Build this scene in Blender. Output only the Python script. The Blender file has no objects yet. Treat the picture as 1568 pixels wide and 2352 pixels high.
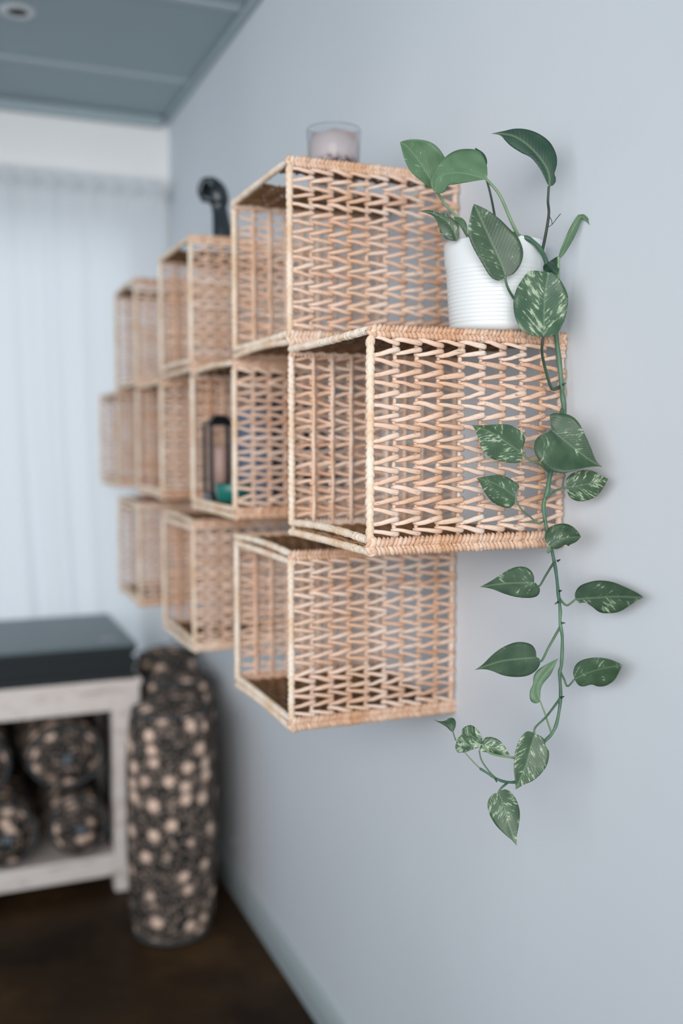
import bpy, math, random
from mathutils import Vector, Matrix, noise
random.seed(7)
R = math.radians
S = bpy.context.scene
COL = S.collection

# ------------------------------------------------------------------ camera
cd = bpy.data.cameras.new('camera')
cam = bpy.data.objects.new('camera', cd)
COL.objects.link(cam)
cam.location = (-0.83, 0.0, 1.41)
cam.rotation_euler = (R(90 - 4.28), 0, R(-22.2))
cd.sensor_fit = 'HORIZONTAL'
cd.sensor_width = 24.0
cd.lens = 35.0
cd.clip_start = 0.05
cd.dof.use_dof = True
cd.dof.focus_distance = 1.335
cd.dof.aperture_fstop = 1.5
S.camera = cam

# ------------------------------------------------------------------ world, light, exposure
w = bpy.data.worlds.new('world'); S.world = w; w.use_nodes = True
bg = w.node_tree.nodes['Background']
bg.inputs[0].default_value = (0.70, 0.86, 1.0, 1)
bg.inputs[1].default_value = 0.60
def area(name, loc, target, sx, sy, power, col):
    l = bpy.data.lights.new(name, 'AREA'); l.shape = 'RECTANGLE'; l.size = sx; l.size_y = sy
    l.energy = power; l.color = col
    o = bpy.data.objects.new(name, l); COL.objects.link(o); o.location = loc
    o.rotation_euler = (Vector(target) - Vector(loc)).to_track_quat('-Z', 'Y').to_euler()
    return o
key = area('window_light', (-2.7, 0.1, 1.95), (0, 1.75, 1.45), 2.4, 1.8, 9, (0.99, 0.98, 1.0))
key.data.spread = R(90)
area('daylight_outside', (-1.8, 4.75, 1.5), (-1.8, 3.7, 1.3), 4.4, 2.6, 31, (0.96, 0.98, 1.0))
rear = area('rear_fill_light', (-1.9, -1.35, 1.75), (-.55, 3.0, 1.35), 2.2, 1.7, 23, (1.0, 0.97, 0.95))  # added fill behind the camera, brightens bench, far wall and basket faces
rear.data.spread = R(84)
S.view_settings.view_transform = 'Standard'
S.view_settings.look = 'None'
S.view_settings.gamma = 1
S.view_settings.exposure = 0.0
S.view_settings.use_curve_mapping = False

# ------------------------------------------------------------------ pixel -> point helper
CM = Matrix.Translation(cam.location) @ cam.rotation_euler.to_matrix().to_4x4()
F = 35.0 / 24.0 * 1568
def at(px, py, z):
    return CM @ Vector(((px - 784) * z / F, -(py - 1176) * z / F, -z))
def wall_depth(px):                      # camera depth of the right wall seen in that column
    return F / math.cos(R(22.2)) * 0.83 / (px + 149)

# ------------------------------------------------------------------ mesh helpers
class MB:
    def __init__(s): s.v = []; s.f = []; s.uv = []
    def add(s, vs, fs):
        n = len(s.v); s.v += [tuple(p) for p in vs]; s.f += [tuple(i + n for i in f) for f in fs]
    def box(s, x0, x1, y0, y1, z0, z1, b=0.0):
        if b <= 0:
            vs = [(x, y, z) for z in (z0, z1) for y in (y0, y1) for x in (x0, x1)]
            s.add(vs, [(0, 2, 3, 1), (4, 5, 7, 6), (0, 1, 5, 4), (2, 6, 7, 3), (0, 4, 6, 2), (1, 3, 7, 5)])
        else:                            # chamfered box
            vs = []; idx = {}
            for i, x in enumerate((x0, x1)):
                for j, y in enumerate((y0, y1)):
                    for k, z in enumerate((z0, z1)):
                        sx, sy, sz = (b if i == 0 else -b), (b if j == 0 else -b), (b if k == 0 else -b)
                        for a, p in enumerate(((x, y + sy, z + sz), (x + sx, y, z + sz), (x + sx, y + sy, z))):
                            idx[(i, j, k, a)] = len(vs); vs.append(p)
            fs = []
            for i in (0, 1):
                q = [idx[(i, 0, 0, 0)], idx[(i, 1, 0, 0)], idx[(i, 1, 1, 0)], idx[(i, 0, 1, 0)]]; fs.append(q if i else q[::-1])
                q = [idx[(0, i, 0, 1)], idx[(1, i, 0, 1)], idx[(1, i, 1, 1)], idx[(0, i, 1, 1)]]; fs.append(q if not i else q[::-1])
                q = [idx[(0, 0, i, 2)], idx[(1, 0, i, 2)], idx[(1, 1, i, 2)], idx[(0, 1, i, 2)]]; fs.append(q if i else q[::-1])
            for i in (0, 1):
                for j in (0, 1):
                    fs.append([idx[(i, j, 0, 0)], idx[(i, j, 1, 0)], idx[(i, j, 1, 1)], idx[(i, j, 0, 1)]])
                    fs.append([idx[(i, 0, j, 0)], idx[(i, 1, j, 0)], idx[(i, 1, j, 2)], idx[(i, 0, j, 2)]])
                    fs.append([idx[(0, i, j, 1)], idx[(1, i, j, 1)], idx[(1, i, j, 2)], idx[(0, i, j, 2)]])
                    for k in (0, 1): fs.append([idx[(i, j, k, a)] for a in (0, 1, 2)])
            s.add(vs, fs)
    def tube(s, pts, rad, n=8, up=None, flat=1.0, cap=True):
        pts = [Vector(p) for p in pts]; m = len(pts)
        if not hasattr(rad, '__len__'): rad = [rad] * m
        t0 = (pts[1] - pts[0]).normalized()
        u = Vector(up) if up else (Vector((0, 0, 1)) if abs(t0.z) < .9 else Vector((1, 0, 0)))
        vs = []
        for i, p in enumerate(pts):
            t = (pts[min(i + 1, m - 1)] - pts[max(i - 1, 0)])
            if t.length < 1e-9: t = t0
            t = t.normalized()
            u = (u - t * u.dot(t))
            u = u.normalized() if u.length > 1e-6 else t.orthogonal().normalized()
            b = t.cross(u)
            for k in range(n):
                a = 2 * math.pi * k / n
                vs.append(p + (u * math.cos(a) + b * math.sin(a) * flat) * rad[i])
        fs = [(i * n + k, i * n + (k + 1) % n, (i + 1) * n + (k + 1) % n, (i + 1) * n + k) for i in range(m - 1) for k in range(n)]
        if cap: fs += [tuple(range(n))[::-1], tuple((m - 1) * n + k for k in range(n))]
        s.add(vs, fs)
    def lathe(s, prof, n=32, c=(0, 0, 0), close=True):
        vs = []
        for r, z in prof:
            for k in range(n):
                a = 2 * math.pi * k / n
                vs.append((c[0] + r * math.cos(a), c[1] + r * math.sin(a), c[2] + z))
        m = len(prof)
        fs = [(i * n + k, i * n + (k + 1) % n, (i + 1) * n + (k + 1) % n, (i + 1) * n + k) for i in range(m - 1) for k in range(n)]
        if close: fs += [tuple(range(n))[::-1], tuple((m - 1) * n + k for k in range(n))]
        s.add(vs, fs)
    def mesh(s, name, mat, smooth=True):
        me = bpy.data.meshes.new(name); me.from_pydata(s.v, [], s.f); me.update()
        if s.uv:
            l = me.uv_layers.new(name='UVMap')
            for lp in me.loops: l.data[lp.index].uv = s.uv[lp.vertex_index]
        if smooth: me.polygons.foreach_set('use_smooth', [True] * len(me.polygons))
        me.materials.append(mat); return me
    def build(s, name, mat, parent=None, smooth=True):
        return link(name, s.mesh(name, mat, smooth), parent)
def link(name, me, parent=None, loc=None, rot=None):
    o = bpy.data.objects.new(name, me); COL.objects.link(o)
    if parent: o.parent = parent
    if loc is not None: o.location = loc
    if rot is not None: o.rotation_euler = rot
    return o
def tag(o, label=None, cat=None, group=None, kind=None):
    for k, v in (('label', label), ('category', cat), ('group', group), ('kind', kind)):
        if v: o[k] = v
    return o
def empty(name, loc, rz=0):
    o = bpy.data.objects.new(name, None); COL.objects.link(o); o.location = loc; o.rotation_euler = (0, 0, rz)
    o.empty_display_size = .05; return o
def bevel(o, wd=.003, seg=2):
    m = o.modifiers.new('bevel', 'BEVEL'); m.width = wd; m.segments = seg; m.limit_method = 'ANGLE'; return o
def spline(P, n):                        # Catmull-Rom through tuples of any length
    P = [tuple(p) for p in P]; out = []
    m = len(P) - 1
    for i in range(n + 1):
        t = i / n * m; k = min(int(t), m - 1); u = t - k
        p0, p1, p2, p3 = P[max(k - 1, 0)], P[k], P[k + 1], P[min(k + 2, m)]
        out.append(tuple(.5 * (2 * b + (c - a) * u + (2 * a - 5 * b + 4 * c - d) * u * u + (3 * b - a - 3 * c + d) * u ** 3)
                         for a, b, c, d in zip(p0, p1, p2, p3)))
    return out

# ------------------------------------------------------------------ materials
def M(name):
    m = bpy.data.materials.new(name); m.use_nodes = True
    nt = m.node_tree; return m, nt, nt.nodes['Principled BSDF']
def N(nt, typ, **kw):
    n = nt.nodes.new(typ)
    for k, v in kw.items():
        if k in n.inputs: n.inputs[k].default_value = v
        else: setattr(n, k, v)
    return n
def plain(name, col, rough=.6, metal=0, spec=.5):
    m, nt, b = M(name)
    b.inputs['Base Color'].default_value = (*col, 1); b.inputs['Roughness'].default_value = rough
    b.inputs['Metallic'].default_value = metal; b.inputs['Specular IOR Level'].default_value = spec
    return m
def ramp(nt, fac, stops, interp='LINEAR'):
    r = nt.nodes.new('ShaderNodeValToRGB'); r.color_ramp.interpolation = interp
    e = r.color_ramp.elements
    while len(e) < len(stops): e.new(.5)
    for x, (p, c) in zip(e, stops): x.position = p; x.color = (*c, 1) if len(c) == 3 else c
    nt.links.new(fac, r.inputs[0]); return r
def math_n(nt, op, a, b=None, c=None, clamp=False):
    n = nt.nodes.new('ShaderNodeMath'); n.operation = op; n.use_clamp = clamp
    for i, x in enumerate((a, b, c)):
        if x is None: continue
        if isinstance(x, (int, float)): n.inputs[i].default_value = x
        else: nt.links.new(x, n.inputs[i])
    return n.outputs[0]
def mixc(nt, fac, a, b, mode='MIX'):
    n = nt.nodes.new('ShaderNodeMix'); n.data_type = 'RGBA'; n.blend_type = mode
    for i, x in ((0, fac), (6, a), (7, b)):
        if isinstance(x, (int, float)): n.inputs[i].default_value = x
        elif isinstance(x, tuple): n.inputs[i].default_value = (*x, 1)
        else: nt.links.new(x, n.inputs[i])
    return n.outputs[2]
def bump(nt, h, bsdf, strength=.3, dist=.001):
    n = nt.nodes.new('ShaderNodeBump'); n.inputs['Strength'].default_value = strength; n.inputs['Distance'].default_value = dist
    nt.links.new(h, n.inputs['Height']); nt.links.new(n.outputs[0], bsdf.inputs['Normal'])

def plaster(name, col, var=.03):
    m, nt, b = M(name)
    tc = N(nt, 'ShaderNodeTexCoord'); n = N(nt, 'ShaderNodeTexNoise', Scale=1.3, Detail=4.0); nt.links.new(tc.outputs['Object'], n.inputs['Vector'])
    r = ramp(nt, n.outputs[0], [(.3, tuple(c * (1 - var) for c in col)), (.7, tuple(min(1, c * (1 + var)) for c in col))])
    nt.links.new(r.outputs[0], b.inputs['Base Color']); b.inputs['Roughness'].default_value = .75
    b.inputs['Specular IOR Level'].default_value = .2
    n2 = N(nt, 'ShaderNodeTexNoise', Scale=90.0, Detail=3.0); nt.links.new(tc.outputs['Object'], n2.inputs['Vector'])
    bump(nt, n2.outputs[0], b, .12, .0015)
    return m
m_wall = plaster('wall_paint', (.72, .765, .81))
m_far = plaster('far_wall_paint', (.90, .90, .89))
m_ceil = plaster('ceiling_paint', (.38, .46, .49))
m_skirt = plain('skirting_paint', (.45, .52, .54), .4)
m_batten = plain('batten_paint', (.47, .55, .58), .5)

def floor_mat():
    m, nt, b = M('floor_boards')
    tc = N(nt, 'ShaderNodeTexCoord'); n = N(nt, 'ShaderNodeTexNoise', Scale=2.6, Detail=5.0, Roughness=.6); nt.links.new(tc.outputs['Object'], n.inputs['Vector'])
    r = ramp(nt, n.outputs[0], [(.35, (.020, .011, .006)), (.55, (.050, .027, .012)), (.72, (.095, .052, .022))])
    nt.links.new(r.outputs[0], b.inputs['Base Color']); b.inputs['Roughness'].default_value = .62
    b.inputs['Specular IOR Level'].default_value = .18
    return m
m_floor = floor_mat()

def wicker(name, stops, dark=.55):
    m, nt, b = M(name)
    oi = N(nt, 'ShaderNodeObjectInfo'); ge = N(nt, 'ShaderNodeNewGeometry'); tc = N(nt, 'ShaderNodeTexCoord')
    f = math_n(nt, 'ADD', math_n(nt, 'MULTIPLY', oi.outputs['Random'], .55), math_n(nt, 'MULTIPLY', ge.outputs['Random Per Island'], .45))
    r = ramp(nt, f, stops)
    mp = N(nt, 'ShaderNodeMapping'); mp.inputs['Scale'].default_value = (1, 4, 4); nt.links.new(tc.outputs['Object'], mp.inputs['Vector'])
    n = N(nt, 'ShaderNodeTexNoise', Scale=85.0, Detail=5.0, Roughness=.6); nt.links.new(mp.outputs[0], n.inputs['Vector'])
    streak = ramp(nt, n.outputs[0], [(.30, (dark, dark * .80, dark * .62)), (.44, (1, 1, 1)), (.8, (1.0, 1.0, 1.0))])
    c = mixc(nt, 1.0, r.outputs[0], streak.outputs[0], 'MULTIPLY')
    n3 = N(nt, 'ShaderNodeTexNoise', Scale=14.0, Detail=2.0); nt.links.new(tc.outputs['Object'], n3.inputs['Vector'])
    k = ramp(nt, n3.outputs[0], [(.40, (1, 1, 1)), (.72, (.80, .60, .42))])
    c = mixc(nt, .8, c, k.outputs[0], 'MULTIPLY')
    nt.links.new(c, b.inputs['Base Color']); b.inputs['Roughness'].default_value = .62
    b.inputs['Specular IOR Level'].default_value = .25
    bump(nt, n.outputs[0], b, .5, .0012)
    return m
m_wick = wicker('hyacinth_strand', [(0, (.66, .41, .29)), (.3, (.84, .61, .48)), (.6, (.90, .71, .60)), (1, (.93, .82, .73))])
m_rope = wicker('rope_wrap', [(0, (.82, .66, .50)), (.5, (.90, .76, .62)), (1, (.95, .86, .75))], .7)
m_braid = wicker('braid', [(0, (.60, .36, .23)), (.4, (.80, .57, .43)), (.7, (.87, .69, .56)), (1, (.92, .81, .71))])
m_inner_shade = wicker('shaded_weave', [(0, (.16, .085, .04)), (.5, (.30, .17, .085)), (1, (.44, .27, .15))])  # shade inside the baskets painted in as a darker brown

def leaf_mat(name, g1, g2, cream, amount):
    m, nt, b = M(name)
    uv = N(nt, 'ShaderNodeUVMap'); sp = N(nt, 'ShaderNodeSeparateXYZ'); nt.links.new(uv.outputs[0], sp.inputs[0])
    oi = N(nt, 'ShaderNodeObjectInfo')
    u, v = sp.outputs[0], sp.outputs[1]
    av = math_n(nt, 'ABSOLUTE', v)
    a = math_n(nt, 'SUBTRACT', u, math_n(nt, 'MULTIPLY', av, .42))
    off = math_n(nt, 'MULTIPLY', oi.outputs['Random'], 37.0)
    cb = N(nt, 'ShaderNodeCombineXYZ')
    nt.links.new(math_n(nt, 'MULTIPLY', a, 17.0), cb.inputs[0]); nt.links.new(math_n(nt, 'MULTIPLY', v, 3.4), cb.inputs[1]); nt.links.new(off, cb.inputs[2])
    n = N(nt, 'ShaderNodeTexNoise', Scale=1.0, Detail=5.0, Roughness=.68); nt.links.new(cb.outputs[0], n.inputs['Vector'])
    cb2 = N(nt, 'ShaderNodeCombineXYZ'); nt.links.new(math_n(nt, 'MULTIPLY', u, 3.2), cb2.inputs[0]); nt.links.new(math_n(nt, 'MULTIPLY', v, 1.5), cb2.inputs[1]); nt.links.new(off, cb2.inputs[2])
    n2 = N(nt, 'ShaderNodeTexNoise', Scale=1.0, Detail=2.0); nt.links.new(cb2.outputs[0], n2.inputs['Vector'])
    f = math_n(nt, 'ADD', math_n(nt, 'MULTIPLY', n.outputs[0], .66), math_n(nt, 'MULTIPLY', n2.outputs[0], .34))
    f = math_n(nt, 'ADD', f, math_n(nt, 'MULTIPLY', math_n(nt, 'SUBTRACT', oi.outputs['Random'], .5), .05))
    mk = ramp(nt, f, [(.60 - amount, (0, 0, 0)), (.66 - amount, (1, 1, 1))])
    base = ramp(nt, n2.outputs[0], [(.35, g1), (.65, g2)])
    vein = N(nt, 'ShaderNodeTexWave', Scale=5.5, Distortion=.6); vein.bands_direction = 'X'
    cb3 = N(nt, 'ShaderNodeCombineXYZ'); nt.links.new(a, cb3.inputs[0]); nt.links.new(vein.inputs['Vector'].default_value and cb3.outputs[0] or cb3.outputs[0], vein.inputs['Vector'])
    vr = ramp(nt, vein.outputs[0], [(.0, (.95, .95, .95)), (1, (1.04, 1.04, 1.04))])
    c = mixc(nt, .8, base.outputs[0], vr.outputs[0], 'MULTIPLY')
    c = mixc(nt, mk.outputs[0], c, cream)
    rib = ramp(nt, av, [(.015, (1, 1, 1)), (.05, (0, 0, 0))])
    c = mixc(nt, math_n(nt, 'MULTIPLY', rib.outputs[0], .35), c, (.24, .34, .20))
    nt.links.new(c, b.inputs['Base Color']); b.inputs['Roughness'].default_value = .42
    b.inputs['Specular IOR Level'].default_value = .45
    bump(nt, vein.outputs[0], b, .14, .0007)
    return m
m_leaf = leaf_mat('pothos_leaf', (.034, .072, .040), (.062, .115, .062), (.36, .46, .30), .03)
m_leafd = leaf_mat('pothos_leaf_dark', (.014, .050, .032), (.030, .078, .046), (.20, .30, .20), -.015)
m_leafl = leaf_mat('pothos_leaf_light', (.085, .170, .085), (.12, .22, .12), (.36, .46, .30), -.01)
m_leafv = leaf_mat('pothos_leaf_variegated', (.050, .100, .052), (.082, .146, .078), (.44, .54, .38), .062)
m_leafv2 = leaf_mat('pothos_leaf_speckled', (.040, .095, .052), (.075, .140, .082), (.42, .50, .34), .055)
def stem_mat(name, a, bcol):
    m, nt, b = M(name)
    tc = N(nt, 'ShaderNodeTexCoord'); n = N(nt, 'ShaderNodeTexNoise', Scale=22.0, Detail=3.0); nt.links.new(tc.outputs['Object'], n.inputs['Vector'])
    r = ramp(nt, n.outputs[0], [(.35, a), (.65, bcol)]); nt.links.new(r.outputs[0], b.inputs['Base Color']); b.inputs['Roughness'].default_value = .45
    return m
m_vine = stem_mat('vine', (.045, .12, .075), (.13, .24, .15))
m_pet = stem_mat('petiole', (.045, .11, .065), (.16, .26, .15))
m_petl = stem_mat('petiole_pale', (.16, .27, .14), (.28, .40, .24))
m_petd = stem_mat('petiole_dark', (.018, .022, .020), (.05, .10, .06))
m_soil = plain('soil', (.03, .02, .012), .95)
m_pot = plain('pot_ceramic', (.84, .87, .87), .38)

def bolster_mat():
    m, nt, b = M('dandelion_fabric')
    tc = N(nt, 'ShaderNodeTexCoord'); oi = N(nt, 'ShaderNodeObjectInfo')
    ad = N(nt, 'ShaderNodeVectorMath', operation='ADD'); nt.links.new(tc.outputs['Object'], ad.inputs[0])
    cb = N(nt, 'ShaderNodeCombineXYZ'); nt.links.new(math_n(nt, 'MULTIPLY', oi.outputs['Random'], 3.0), cb.inputs[0]); nt.links.new(cb.outputs[0], ad.inputs[1])
    v = N(nt, 'ShaderNodeTexVoronoi', Scale=20.0, Randomness=.6); nt.links.new(ad.outputs[0], v.inputs['Vector'])
    n = N(nt, 'ShaderNodeTexNoise', Scale=95.0, Detail=3.0, Roughness=.7); nt.links.new(ad.outputs[0], n.inputs['Vector'])
    d = math_n(nt, 'ADD', v.outputs['Distance'], math_n(nt, 'MULTIPLY', math_n(nt, 'SUBTRACT', n.outputs[0], .5), .35))
    core = ramp(nt, d, [(.27, (1, 1, 1)), (.37, (0, 0, 0))])
    tex = ramp(nt, n.outputs[0], [(.49, (0, 0, 0)), (.58, (1, 1, 1))])
    halo = ramp(nt, v.outputs['Distance'], [(.25, (.70, .70, .70)), (.70, (.22, .22, .22))])
    f2 = math_n(nt, 'MULTIPLY', tex.outputs[0], halo.outputs[0])
    f = math_n(nt, 'MAXIMUM', core.outputs[0], f2, clamp=True)
    c = mixc(nt, f, (.010, .016, .018), (.86, .63, .50))
    nt.links.new(c, b.inputs['Base Color']); b.inputs['Roughness'].default_value = .85; b.inputs['Specular IOR Level'].default_value = .15
    return m
m_bol = bolster_mat()
m_pipe = plain('piping', (.05, .06, .065), .7)
m_tagl = plain('cloth_label', (.02, .03, .045), .7)
m_tagw = plain('label_print', (.35, .40, .44), .7)

def worn_wood():
    m, nt, b = M('whitewashed_wood')
    tc = N(nt, 'ShaderNodeTexCoord'); mp = N(nt, 'ShaderNodeMapping'); mp.inputs['Scale'].default_value = (3, 14, 14); nt.links.new(tc.outputs['Object'], mp.inputs['Vector'])
    n = N(nt, 'ShaderNodeTexNoise', Scale=2.2, Detail=7.0, Roughness=.7); nt.links.new(mp.outputs[0], n.inputs['Vector'])
    r = ramp(nt, n.outputs[0], [(.28, (.30, .36, .34)), (.38, (.66, .58, .52)), (.48, (.86, .78, .74)), (.8, (.92, .87, .84))])
    nt.links.new(r.outputs[0], b.inputs['Base Color']); b.inputs['Roughness'].default_value = .7
    bump(nt, n.outputs[0], b, .3, .002)
    return m
m_wood = worn_wood()
m_mat_sheen = plain('mat_rubber_sheen', (.15, .20, .22), .45)  # reflection on the stack's top face painted in as paler grey-blue
m_mat = plain('mat_rubber_dark', (.012, .017, .020), .6)
m_mat2 = plain('mat_rubber_grey', (.028, .038, .044), .6)
m_print = plain('mat_print', (.45, .45, .47), .6)
m_hand = plain('black_metal', (.012, .022, .028), .25, 0, .6)
m_teal = plain('teal_ceramic', (.012, .16, .13), .3)
m_navy = plain('navy_cloth', (.02, .035, .07), .6)
m_steel = plain('blue_grey_cloth', (.16, .22, .32), .6)
m_black = plain('black_lacquer', (.008, .012, .016), .3)
m_candle = plain('candle_wax', (.50, .33, .28), .5)
m_pink = plain('pink_wax', (.55, .20, .25), .5)
m_paper = plain('paper', (.62, .58, .50), .9)
m_alu = plain('white_metal', (.62, .66, .67), .4)
m_dark = plain('lamp_recess', (.006, .008, .01), .5)
m_petal = wicker('dried_petals', [(0, (.20, .02, .03)), (.5, (.50, .16, .17)), (1, (.12, .10, .10))])

def glass_mat(name, col, mixf):
    m, nt, b = M(name)
    b.inputs['Base Color'].default_value = (*col, 1); b.inputs['Roughness'].default_value = .06
    b.inputs['Transmission Weight'].default_value = mixf; b.inputs['IOR'].default_value = 1.18
    return m
m_glass = glass_mat('clear_glass', (.93, .95, .96), 1.0)
m_glassp = glass_mat('rose_crystal', (.95, .83, .82), .6)
def pane_mat():
    m, nt, b = M('window_glass'); out = nt.nodes['Material Output']
    tr = N(nt, 'ShaderNodeBsdfTransparent'); gl = N(nt, 'ShaderNodeBsdfGlossy', Roughness=.02); mx = N(nt, 'ShaderNodeMixShader'); mx.inputs[0].default_value = .08
    nt.links.new(tr.outputs[0], mx.inputs[1]); nt.links.new(gl.outputs[0], mx.inputs[2]); nt.links.new(mx.outputs[0], out.inputs[0]); return m
m_pane = pane_mat()
def curtain_mat():
    m, nt, b = M('sheer_curtain'); out = nt.nodes['Material Output']
    d = N(nt, 'ShaderNodeBsdfDiffuse'); d.inputs[0].default_value = (.88, .90, .92, 1)
    t = N(nt, 'ShaderNodeBsdfTranslucent'); t.inputs[0].default_value = (.88, .91, .94, 1)
    mx = N(nt, 'ShaderNodeMixShader'); mx.inputs[0].default_value = .55
    nt.links.new(d.outputs[0], mx.inputs[1]); nt.links.new(t.outputs[0], mx.inputs[2]); nt.links.new(mx.outputs[0], out.inputs[0]); return m
m_curt = curtain_mat()

# ------------------------------------------------------------------ the setting
CEIL = 2.575; YF = 3.72; XL = -4.2; YB = -1.6
def struct(name, box, mat, bev=0):
    b = MB(); b.box(*box); o = b.build(name, mat, smooth=False); tag(o, kind='structure')
    if bev: bevel(o, bev)
    return o
struct('floor', (XL, .12, YB, YF + .12, -.08, 0), m_floor)
struct('ceiling', (XL, .12, YB, YF + .12, CEIL, CEIL + .08), m_ceil)
struct('wall_right', (0, .12, YB, YF + .12, 0, CEIL), m_wall)
b = MB()                                  # far wall with a window opening
WX0, WX1, WZ0, WZ1 = -3.6, -.10, .30, 2.18
b.box(XL, 0, YF, YF + .12, 0, WZ0); b.box(XL, 0, YF, YF + .12, WZ1, CEIL)
b.box(XL, WX0, YF, YF + .12, WZ0, WZ1); b.box(WX1, 0, YF, YF + .12, WZ0, WZ1)
tag(b.build('wall_far', m_far, smooth=False), kind='structure')
# skirting: board with a chamfered moulding on top
b = MB()
prof = [(0, 0), (-.016, 0), (-.016, .052), (-.012, .060), (-.012, .068), (-.004, .078), (0, .080)]
for y in (YB, YF): pass
n = len(prof); b.add([(x, y, z) for y in (YB, YF) for x, z in prof], [(i, i + 1, n + i + 1, n + i) for i in range(n - 1)] + [tuple(range(n)), tuple(range(n, 2 * n))[::-1]])
tag(b.build('baseboard_right', m_skirt, smooth=False), kind='structure')
b = MB(); b.box(XL, -.016, YF - .016, YF, 0, .08); tag(bevel(b.build('baseboard_far', m_skirt, smooth=False)), kind='structure')
# cornices
b = MB(); b.box(-.022, 0, YB, YF, CEIL - .022, CEIL); tag(bevel(b.build('trim_1', m_ceil, smooth=False), .012, 3), kind='structure')
b = MB(); b.box(XL, -.02, YF - .05, YF, CEIL - .04, CEIL); tag(bevel(b.build('trim_2', m_ceil, smooth=False), .025, 4), kind='structure')
for i, y in enumerate((2.70, 3.30, 1.9)):
    b = MB(); b.box(XL, -.022, y - .014, y + .014, CEIL - .006, CEIL); tag(bevel(b.build('trim_%d' % (3 + i), m_batten, smooth=False), .003), kind='structure')
# window frame with panes
wn = MB()
fr = .05
wn.box(WX0, WX1, YF + .03, YF + .08, WZ0, WZ0 + fr); wn.box(WX0, WX1, YF + .03, YF + .08, WZ1 - fr, WZ1)
for x in (WX0, -2.4, -1.4, WX1 - fr): wn.box(x, x + fr, YF + .032, YF + .078, WZ0 + fr, WZ1 - fr)
wo = wn.build('window_1', m_alu, smooth=False); tag(wo, kind='structure')
for x0, x1 in ((WX0 + fr, -2.4), (-2.4 + fr, -1.4), (-1.4 + fr, WX1 - fr)):
    p = MB(); p.box(x0, x1, YF + .052, YF + .058, WZ0 + fr, WZ1 - fr); p.build('pane', m_pane, wo, smooth=False)
# recessed ceiling lamp (off)
dl = empty('ceiling_downlight', (-.584, 2.95, CEIL)); tag(dl, 'round recessed downlight, switched off, in the white ceiling', 'lamp')
b = MB(); b.lathe([(.026, -.0005), (.026, -.003), (.034, -.006), (.047, -.004), (.050, 0)], 40, close=False); b.build('trim_ring', m_alu, dl)
b = MB(); b.lathe([(.0255, -.0030), (.020, -.0016), (.006, -.0010)], 32); b.build('dark_reflector', m_dark, dl)
# small screw cap on the wall above the skirting
b = MB(); b.lathe([(.010, 0), (.010, .002), (.007, .0045), (.001, .005)], 20)
o = b.build('screw_cap', m_alu); o.rotation_euler = (0, R(-90), 0); o.location = (0, 2.92, .155)
tag(o, 'tiny round white cap on the wall just above the skirting', 'cap')

# ------------------------------------------------------------------ curtain
ct = empty('sheer_curtain', (-1.5, YF - .10, 2.30))
tag(ct, 'white sheer curtain hanging in soft folds over the far window', 'curtain')
def curtain_panel(x0, x1, seed, ztop, zbot):
    b = MB(); nx = int((x1 - x0) / .008); nz = 26
    vs = []
    for j in range(nz + 1):
        t = j / nz; z = ztop + (zbot - ztop) * t
        for i in range(nx + 1):
            x = x0 + (x1 - x0) * i / nx
            xs = x - .16 * t * t * (.4 + noise.noise(Vector((x * .8, 0, seed))))
            ph = xs * 30 + 3.4 * noise.noise(Vector((xs * 2.6, t * .3, seed)))
            amp = (.006 + .018 * min(1, t * 2.2)) * (.55 + .9 * abs(noise.noise(Vector((x * 4.0, t * .3, seed + 9)))))
            dx = .03 * t * noise.noise(Vector((x * 2, t * 1.4, seed + 3)))
            vs.append((x + dx, amp * math.sin(ph) + .005 * math.sin(ph * 2.3 + seed), z))
    b.add([(v[0] + 1.5, v[1], v[2] - 2.30) for v in vs], [(j * (nx + 1) + i, j * (nx + 1) + i + 1, (j + 1) * (nx + 1) + i + 1, (j + 1) * (nx + 1) + i) for j in range(nz) for i in range(nx)])
    return b
curtain_panel(-3.9, -1.62, 1.0, 2.26, .03).build('curtain_panel', m_curt, ct)
curtain_panel(-1.66, -.035, 5.0, 2.26, .03).build('curtain_panel', m_curt, ct)
b = MB(); nx = 300                        # gathered heading band
vs = []
for j in range(5):
    for i in range(nx + 1):
        x = -3.9 + (3.9 - .04) * i / nx
        vs.append((x + 1.5, -.012 + .006 * math.sin(x * 90) * (1 - abs(j - 2) * .2), -.05 + .017 * j * 1.2 - .02 + .02))
b.add(vs, [(j * (nx + 1) + i, j * (nx + 1) + i + 1, (j + 1) * (nx + 1) + i + 1, (j + 1) * (nx + 1) + i) for j in range(4) for i in range(nx)])
b.build('heading', m_curt, ct)
b = MB(); b.tube([(-3.95, YF - .10, 2.285), (-.03, YF - .10, 2.285)], .008, 12)
rod = empty('curtain_rod', (-1.5, YF - .10, 2.285)); tag(rod, 'thin white rod above the sheer curtain on the far wall', 'curtain rod')
b = MB(); b.tube([(-2.45, 0, 0), (1.47, 0, 0)], .008, 12); b.build('rod', m_alu, rod)
for x in (-2.4, 0.2, 1.46):
    b = MB(); b.box(x - .008, x + .008, -.012, .10, -.014, .014); bevel(b.build('bracket', m_alu, rod, smooth=False), .002)

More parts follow.
